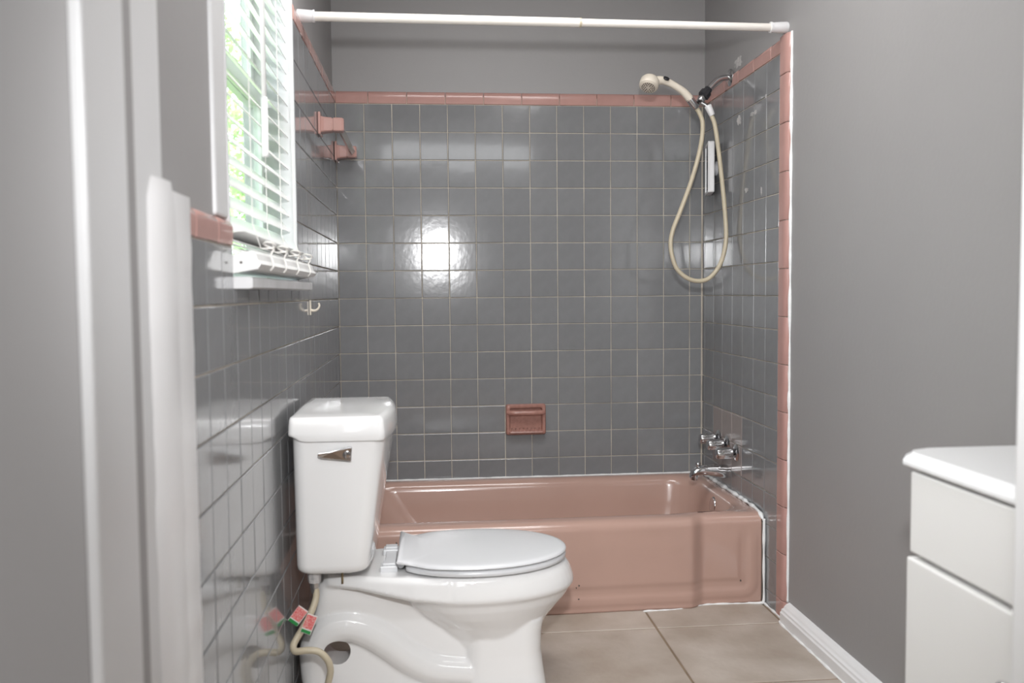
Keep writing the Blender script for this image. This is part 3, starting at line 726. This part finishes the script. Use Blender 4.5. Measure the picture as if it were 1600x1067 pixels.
# ------------------------------------------------------------------ shower curtain rod
rod = empty('shower_curtain_rod', (0.74, -0.87, 1.85), 'ivory enamelled tension rod spanning the shower alcove above the tiles', 'curtain rod')
A = Vector((-0.0125, -0.905, 1.8665)); B = Vector((XR, -0.830, 1.8815)); d = B - A
def on(t): return A + d * t
bm = bmesh.new(); tube(bm, [on(0.01), on(0.56)], 0.0135, 20); fin('outer_tube', bm, m_rod, rod, smooth=True, autos=.8)
bm = bmesh.new(); tube(bm, [on(0.555), on(0.99)], 0.0118, 20); fin('inner_tube', bm, m_rod, rod, smooth=True, autos=.8)
bm = bmesh.new(); tube(bm, [on(0.556), on(0.5605)], 0.0141, 20); fin('joint_ring', bm, m_hose, rod, smooth=True, autos=.8)
for a, b, r1, r2 in ((0.0005, 0.034, 0.0195, 0.0168), (0.9995, 0.962, 0.0180, 0.0150)):
    bm = bmesh.new(); lathe(bm, on(a), (on(b) - on(a)), [(0, r1 * .94), (0.003, r1), ((on(b) - on(a)).length - .006, r2), ((on(b) - on(a)).length - .005, r2 + .0016), ((on(b) - on(a)).length, r2 + .0016)], 24); fin('end_cap', bm, m_white, rod, smooth=True, autos=.6)

# ------------------------------------------------------------------ shower arm with hand shower
arm = empty('shower_outlet', (W, -0.335, 1.75), 'chrome shower arm with black swivel joint on the right wall', 'shower arm')
bm = bmesh.new(); lathe(bm, (W + 0.001, -0.333, 1.846), (-1, 0, 0), [(0, 0.031), (0.002, 0.032), (0.006, 0.029), (0.010, 0.020), (0.013, 0.013)], 32); fin('flange', bm, m_chrome, arm, smooth=True, autos=.9)
bm = bmesh.new(); tube(bm, spline([(W, -0.333, 1.846), (1.455, -0.335, 1.8455), (1.432, -0.338, 1.838), (1.412, -0.341, 1.822), (1.392, -0.345, 1.800), (1.386, -0.346, 1.792)], 6), 0.0105, 18); fin('pipe', bm, m_chrome, arm, smooth=True)
bm = bmesh.new(); ax = Vector((-0.62, -0.06, -0.78))
lathe(bm, (1.394, -0.3445, 1.803), ax, [(0, 0.0125), (0.001, 0.0145), (0.016, 0.0150), (0.0165, 0.020), (0.036, 0.021), (0.040, 0.0175)], 20, mod=lambda a, dd: 1 + 0.03 * math.cos(10 * a)); fin('swivel_joint', bm, m_black, arm, smooth=True, autos=.5)
bm = bmesh.new(); lathe(bm, (1.371, -0.3467, 1.773), ax, [(0, 0.013), (0.012, 0.015), (0.020, 0.012), (0.030, 0.0115), (0.038, 0.009)], 20)
tube(bm, [(1.355, -0.350, 1.752), (1.372, -0.356, 1.742), (1.390, -0.362, 1.728)], 0.0085, 12); tube(bm, [(1.358, -0.350, 1.755), (1.340, -0.372, 1.741)], 0.010, 12); fin('bracket', bm, m_chrome, arm, smooth=True, autos=.8)

hs = empty('hand_shower', (1.25, -0.40, 1.09), 'cream hand shower with looped beige hose hung on the chrome arm', 'hand shower')
bm = bmesh.new()
hp = spline([(1.170, -0.402, 1.812), (1.198, -0.401, 1.817), (1.228, -0.400, 1.809), (1.256, -0.399, 1.795), (1.284, -0.397, 1.777), (1.308, -0.394, 1.752)], 7)
tube(bm, hp, lambda t: 0.0165 - 0.004 * sm(t * 2) + 0.002 * sm((t - .6) / .4), 20, flat=1.0)
fin('handle', bm, m_cream, hs, smooth=True, autos=.9)
bm = bmesh.new(); hax = Vector((-0.30, -0.42, -0.86)); 
lathe(bm, (1.163, -0.392, 1.828), hax, [(-0.003, 0.006), (0, 0.018), (0.006, 0.028), (0.016, 0.0345), (0.034, 0.0355), (0.041, 0.034), (0.0435, 0.031)], 32); head = fin('shower_head', bm, m_cream, hs, smooth=True, autos=.9)
hn = hax.normalized(); hu = hn.orthogonal().normalized(); hv = hn.cross(hu); hc = Vector((1.163, -0.392, 1.828)) + hn * 0.0437
bm = bmesh.new()
lathe(bm, hc - hn * 0.001, hn, [(0, 0.0285), (0.002, 0.0285), (0.0035, 0.026)], 28); face = fin('spray_face', bm, m_cream, head, smooth=True, autos=.5)
bm = bmesh.new()
for rr, nn in ((0.010, 6), (0.0165, 12), (0.0225, 18)):
    for k in range(nn):
        a = 2 * PI * k / nn; lathe(bm, hc + hn * 0.0018 + (hu * math.cos(a) + hv * math.sin(a)) * rr, hn, [(0, 0.0019), (0.0034, 0.0016)], 6)
nz = fin('spray_nozzles', bm, m_dark, head); nz['kind'] = 'stuff'
bm = bmesh.new(); lathe(bm, (1.214, -0.4150, 1.820), (0.25, -0.62, 0.72), [(-0.002, 0.011), (0.003, 0.0115), (0.0045, 0.008)], 20, mod=lambda a, dd: 1); b_ = fin('spray_button', bm, m_black, hs, smooth=True)
bm = bmesh.new(); hd2 = (Vector((1.336, -0.386, 1.719)) - Vector((1.306, -0.394, 1.754))).normalized()
lathe(bm, (1.305, -0.394, 1.7555), hd2, [(0, 0.0148), (0.002, 0.0150)], 20); fin('seal_ring', bm, m_black, hs, smooth=True, autos=.6)
bm = bmesh.new(); lathe(bm, (1.3065, -0.3936, 1.7535), hd2, [(0, 0.0145), (0.028, 0.0145), (0.038, 0.0135), (0.042, 0.011)], 20); fin('collar', bm, m_chrome, hs, smooth=True, autos=.6)
bm = bmesh.new(); lathe(bm, (1.384, -0.360, 1.738), (0.42, -0.02, -0.9), [(0, 0.0125), (0.003, 0.0135), (0.020, 0.0125), (0.036, 0.0110), (0.040, 0.0095)], 20); fin('hose_end', bm, m_white, hs, smooth=True, autos=.6)
hpts = [(1.330, -0.386, 1.726), (1.346, -0.383, 1.705), (1.359, -0.38, 1.665), (1.352, -0.378, 1.585), (1.321, -0.375, 1.468), (1.278, -0.373, 1.352), (1.251, -0.371, 1.282), (1.243, -0.37, 1.223), (1.260, -0.37, 1.153), (1.296, -0.37, 1.113), (1.345, -0.368, 1.096), (1.393, -0.367, 1.109), (1.434, -0.366, 1.164), (1.453, -0.365, 1.246), (1.449, -0.364, 1.352), (1.432, -0.363, 1.515), (1.413, -0.362, 1.655), (1.399, -0.3605, 1.700)]
bm = bmesh.new(); tube(bm, spline(hpts, 8), 0.0082, 14); fin('hose', bm, m_hose, hs, smooth=True)

# ------------------------------------------------------------------ shaving mirror on a suction bracket
mr_ = empty('shaving_mirror', (1.45, -0.17, 1.44), 'small white framed shaving mirror on suction bracket beside the shower hose', 'mirror')
ang = math.atan2(0.026, 0.12)
def mbox(name, u0, u1, d0, d1, z0, z1, m_, par, bevel=0.0):
    """u along the mirror from the near edge, d depth behind its face"""
    bm = bmesh.new(); ca, sa = math.cos(ang), math.sin(ang)
    vs = box(bm, u0, u1, d0, d1, z0, z1)
    for v in vs: u, dd, z_ = v.co; v.co = (1.428 + u * sa + dd * ca, -0.232 + u * ca - dd * sa, z_)
    return fin(name, bm, m_, par, bevel=bevel, bseg=3)
mbox('frame', 0, 0.125, 0.003, 0.024, 1.437, 1.632, m_white, mr_, 0.005)
for a in ((0, 0.125, 1.437, 1.447), (0, 0.125, 1.622, 1.632), (0, 0.009, 1.446, 1.623), (0.116, 0.125, 1.446, 1.623)):
    mbox('frame_rim', a[0], a[1], -0.001, 0.005, a[2], a[3], m_white, mr_, 0.0015)
mbox('mirror_glass', 0.008, 0.117, 0.0015, 0.004, 1.446, 1.623, m_mirror, mr_)
bm = bmesh.new(); lathe(bm, (W - 0.0003, -0.175, 1.535), (-1, 0, 0), [(0, 0.030), (0.004, 0.026), (0.008, 0.014), (0.024, 0.012)], 20); fin('suction_cup', bm, m_seat, mr_, smooth=True)

# ------------------------------------------------------------------ taps and spout
valves = ((-0.420, 0.462, 'chrome tap handle nearest the room on the taupe tiles'), (-0.318, 0.477, 'middle chrome tap handle above the tub spout'), (-0.220, 0.485, 'chrome tap handle nearest the back wall'))
for y, z, lab in valves:
    v = empty('tap_handle', (W, y, z - 0.03), lab, 'tap', 'chrome tap handles above the tub spout')
    bm = bmesh.new(); lathe(bm, (W + 0.0005, y, z), (-1, 0, 0), [(0, 0.031), (0.003, 0.032), (0.007, 0.028), (0.010, 0.020), (0.012, 0.014)], 32); fin('escutcheon', bm, m_chrome, v, smooth=True, autos=.9)
    bm = bmesh.new(); lathe(bm, (W - 0.008, y, z), (-1, 0, 0), [(0, 0.010), (0.016, 0.010)], 16); fin('stem', bm, m_black, v, smooth=True)
    bm = bmesh.new(); lathe(bm, (W - 0.018, y, z), (-1, 0, -0.03), [(0, 0.019), (0.003, 0.0225), (0.012, 0.0225), (0.030, 0.0205), (0.054, 0.0195), (0.059, 0.017), (0.061, 0.012)], 60,
        mod=lambda a, dd: 1 if dd < 0.010 else 1 - 0.16 * max(0, math.cos(5 * a)) ** 2); fin('knob', bm, m_chrome, v, smooth=True, autos=.9)
spt = empty('tub_spout', (W, -0.312, 0.33), 'chrome tub spout with diverter knob below the tap handles', 'spout')
rg = []
for x, zc, ry, rz_ in ((1.4775, 0.372, 0.026, 0.026), (1.46, 0.373, 0.0265, 0.0262), (1.43, 0.377, 0.025, 0.0225), (1.40, 0.379, 0.0235, 0.0195), (1.375, 0.3785, 0.022, 0.018), (1.356, 0.3745, 0.021, 0.0185), (1.344, 0.369, 0.019, 0.0195), (1.338, 0.364, 0.014, 0.016), (1.3365, 0.362, 0.004, 0.004)):
    rg.append([(x + 0.004 * math.sin(a) * (1 if x < 1.38 else 0), -0.312 + ry * math.cos(a), zc + rz_ * math.sin(a)) for a in (2 * PI * k / 24 for k in range(24))])
bm = bmesh.new(); loft(bm, rg); fin('spout_body', bm, m_chrome, spt, smooth=True, autos=.9)
bm = bmesh.new(); lathe(bm, (1.352, -0.312, 0.372), (-0.1, 0, -1), [(0, 0.014), (0.018, 0.0145), (0.030, 0.0135), (0.0305, 0.010)], 20); fin('nozzle', bm, m_chrome, spt, smooth=True, autos=.7)
bm = bmesh.new(); lathe(bm, (1.366, -0.312, 0.392), (0, 0, 1), [(0, 0.006), (0.006, 0.006), (0.007, 0.0095), (0.014, 0.010), (0.017, 0.007)], 20); fin('diverter_knob', bm, m_chrome, spt, smooth=True, autos=.9)

# ------------------------------------------------------------------ soap dish
sd = empty('soap_dish', (0.74, 0.0, 0.48), 'rose ceramic soap dish with grab bar set in the back wall', 'soap dish')
x0, x1, z0, z1 = 0.659, 0.823, 0.481, 0.607
bm = bmesh.new()
def lp(i, y, r): 
    return [(x, y, z) for x, z in [(a, b) for a, b in rrect(x0 + i, x1 - i, z0 + i, z1 - i, r, 6, 6, 4)]]
loft(bm, [lp(0, 0.004, .010), lp(0, -0.010, .010), lp(0.002, -0.017, .010), lp(0.005, -0.0205, .010), lp(0.013, -0.0205, .008), lp(0.016, -0.018, .006), lp(0.019, -0.0015, .004)], True, True)
fin('dish_body', bm, m_dish, sd, smooth=True, autos=.7)
bm = bmesh.new(); xc = 0.741
bp_ = []
for k in range(25):
    t = -1 + k / 12; bp_.append((xc + t * 0.073, -0.019 - 0.014 * (1 - abs(t) ** 5), 0.5735))
tube(bm, bp_, 0.0105, 14, flat=1.0)
box(bm, x0 + 0.004, x0 + 0.015, -0.026, -0.001, 0.562, 0.585); box(bm, x1 - 0.015, x1 - 0.004, -0.026, -0.001, 0.562, 0.585)
fin('grab_bar', bm, m_dish, sd, smooth=True, autos=.7)
rg = []
for x in (x0 + 0.013, x0 + 0.017, x1 - 0.017, x1 - 0.013):
    e = 0.003 if x in (x0 + 0.013, x1 - 0.013) else 0
    rg.append([(x, -0.001, 0.4875), (x, -0.033 + e, 0.4895), (x, -0.036 + e, 0.493), (x, -0.0345 + e, 0.4985), (x, -0.031, 0.4985), (x, -0.029, 0.496), (x, -0.001, 0.5045)])
bm = bmesh.new(); loft(bm, rg); fin('tray', bm, m_dish, sd, bevel=0.001)
bm = bmesh.new()
for k in range(8):
    x = x0 + 0.026 + k * 0.0158; tube(bm, [(x, -0.002, 0.5065), (x, -0.014, 0.5025), (x, -0.027, 0.4975)], 0.0028, 8)
rd = fin('tray_ridges', bm, m_dish, sd, smooth=True)

# ------------------------------------------------------------------ vanity
van = empty('vanity_cabinet', (1.29, -2.40, 0), 'white painted vanity cabinet against the right wall by the doorway', 'cabinet')
VX = 1.116; VY0, VY1 = -2.576, -2.245
bxo('carcass', VX + 0.014, XR - 0.003, VY0, VY1, 0.0, 0.775, m_cab, van, bevel=0.001)
bxo('drawer_front', VX - 0.003, VX + 0.015, VY0 + 0.002, VY1 - 0.001, 0.644, 0.772, m_cab, van, bevel=0.003)
dr = bxo('door', VX - 0.005, VX + 0.015, VY0 + 0.002, VY1 + 0.004, 0.10, 0.635, m_cab, van, bevel=0.003)
bm = bmesh.new(); lathe(bm, (VX - 0.003, -2.508, 0.535), (-1, 0, 0), [(0, 0.006), (0.010, 0.006), (0.014, 0.014), (0.020, 0.0155), (0.025, 0.012), (0.026, 0.004)], 24); k_ = fin('knob', bm, m_chrome, dr, smooth=True, autos=.9); k_['label'] = 'dark metal knob'
ct = bmesh.new(); XC, YV = 1.106, -2.185
def cp(i, z): return [(XR - 0.002, VY0, z), (XC + i, VY0, z), (XC + i, YV - 0.050, z), (XC + 0.012 + i, YV - 0.030, z), (XC + 0.045 + i, YV - i, z), (XR - 0.002, YV - i, z)]
loft(ct, [cp(0.010, 0.775), cp(0.0, 0.781), cp(0.0, 0.788), cp(0.004, 0.793), cp(0.013, 0.797), cp(0.016, 0.800)])
cto = fin('vanity_countertop', ct, m_counter, None, smooth=False, bevel=0.0015)
tag(cto, 'white cultured marble countertop with shaped edge on the vanity cabinet', 'countertop')

# ------------------------------------------------------------------ residue patches on the walls
def blotch(name, c, ry, rz, seed, m_, parent, th=0.0007, n=18):
    rnd = random.Random(seed); bm = bmesh.new(); q = []
    for k in range(n):
        a = 2 * PI * k / n; f = 1 + rnd.uniform(-.35, .25); q.append((c[0], c[1] + ry * f * math.cos(a), c[2] + rz * f * math.sin(a)))
    loft(bm, [q, [(x - th, y, z) for x, y, z in q]]); return fin(name, bm, m_, parent)
blotch('adhesive_patch', (XR, -0.385, 1.889), 0.040, 0.020, 1, m_residue, wall_right)
for i, (y, z, a, b) in enumerate(((-0.428, 1.672, 0.022, 0.016), (-0.560, 1.668, 0.014, 0.007), (-0.592, 1.668, 0.010, 0.009), (-0.510, 1.413, 0.018, 0.009), (-0.651, 1.394, 0.006, 0.013), (-0.687, 1.700, 0.006, 0.006))):
    blotch('adhesive_patch', (W, y, z), a, b, 10 + i, m_residue, wall_right, th=0.0012)

# ------------------------------------------------------------------ outside the window
gr = struct(bxo('ground', -9, -0.2, -5, 14, -0.7, -0.6, m_grass))
def hedge(name, x0, x1, y0, y1, z0, z1, n, label, size=0.05, seed=3):
    rnd = random.Random(seed); vs = []; fs = []
    for i in range(n):
        c = Vector((rnd.uniform(x0, x1), rnd.uniform(y0, y1), z0 + (z1 - z0) * rnd.random() ** .8))
        if noise.noise(c * 1.7) < -0.12: continue
        u = Vector((rnd.gauss(0, 1), rnd.gauss(0, 1), rnd.gauss(0, 1))).normalized() * size * rnd.uniform(.5, 1.2)
        v = Vector((rnd.gauss(0, 1), rnd.gauss(0, 1), rnd.gauss(0, 1))).cross(u).normalized() * size * .5
        b = len(vs); vs += [c - u, c + v, c + u, c - v]; fs.append((b, b + 1, b + 2, b + 3))
    me = bpy.data.meshes.new(name); me.from_pydata(vs, [], fs); me.materials.append(m_leaf)
    o = bpy.data.objects.new(name, me); COL.objects.link(o); tag(o, label, 'foliage'); o['kind'] = 'stuff'; return o
hedge('shrub_foliage', -3.4, -2.0, -0.6, 11.0, -0.6, 4.6, 42000, 'sunlit green shrubbery outside the window behind the blind', 0.06)
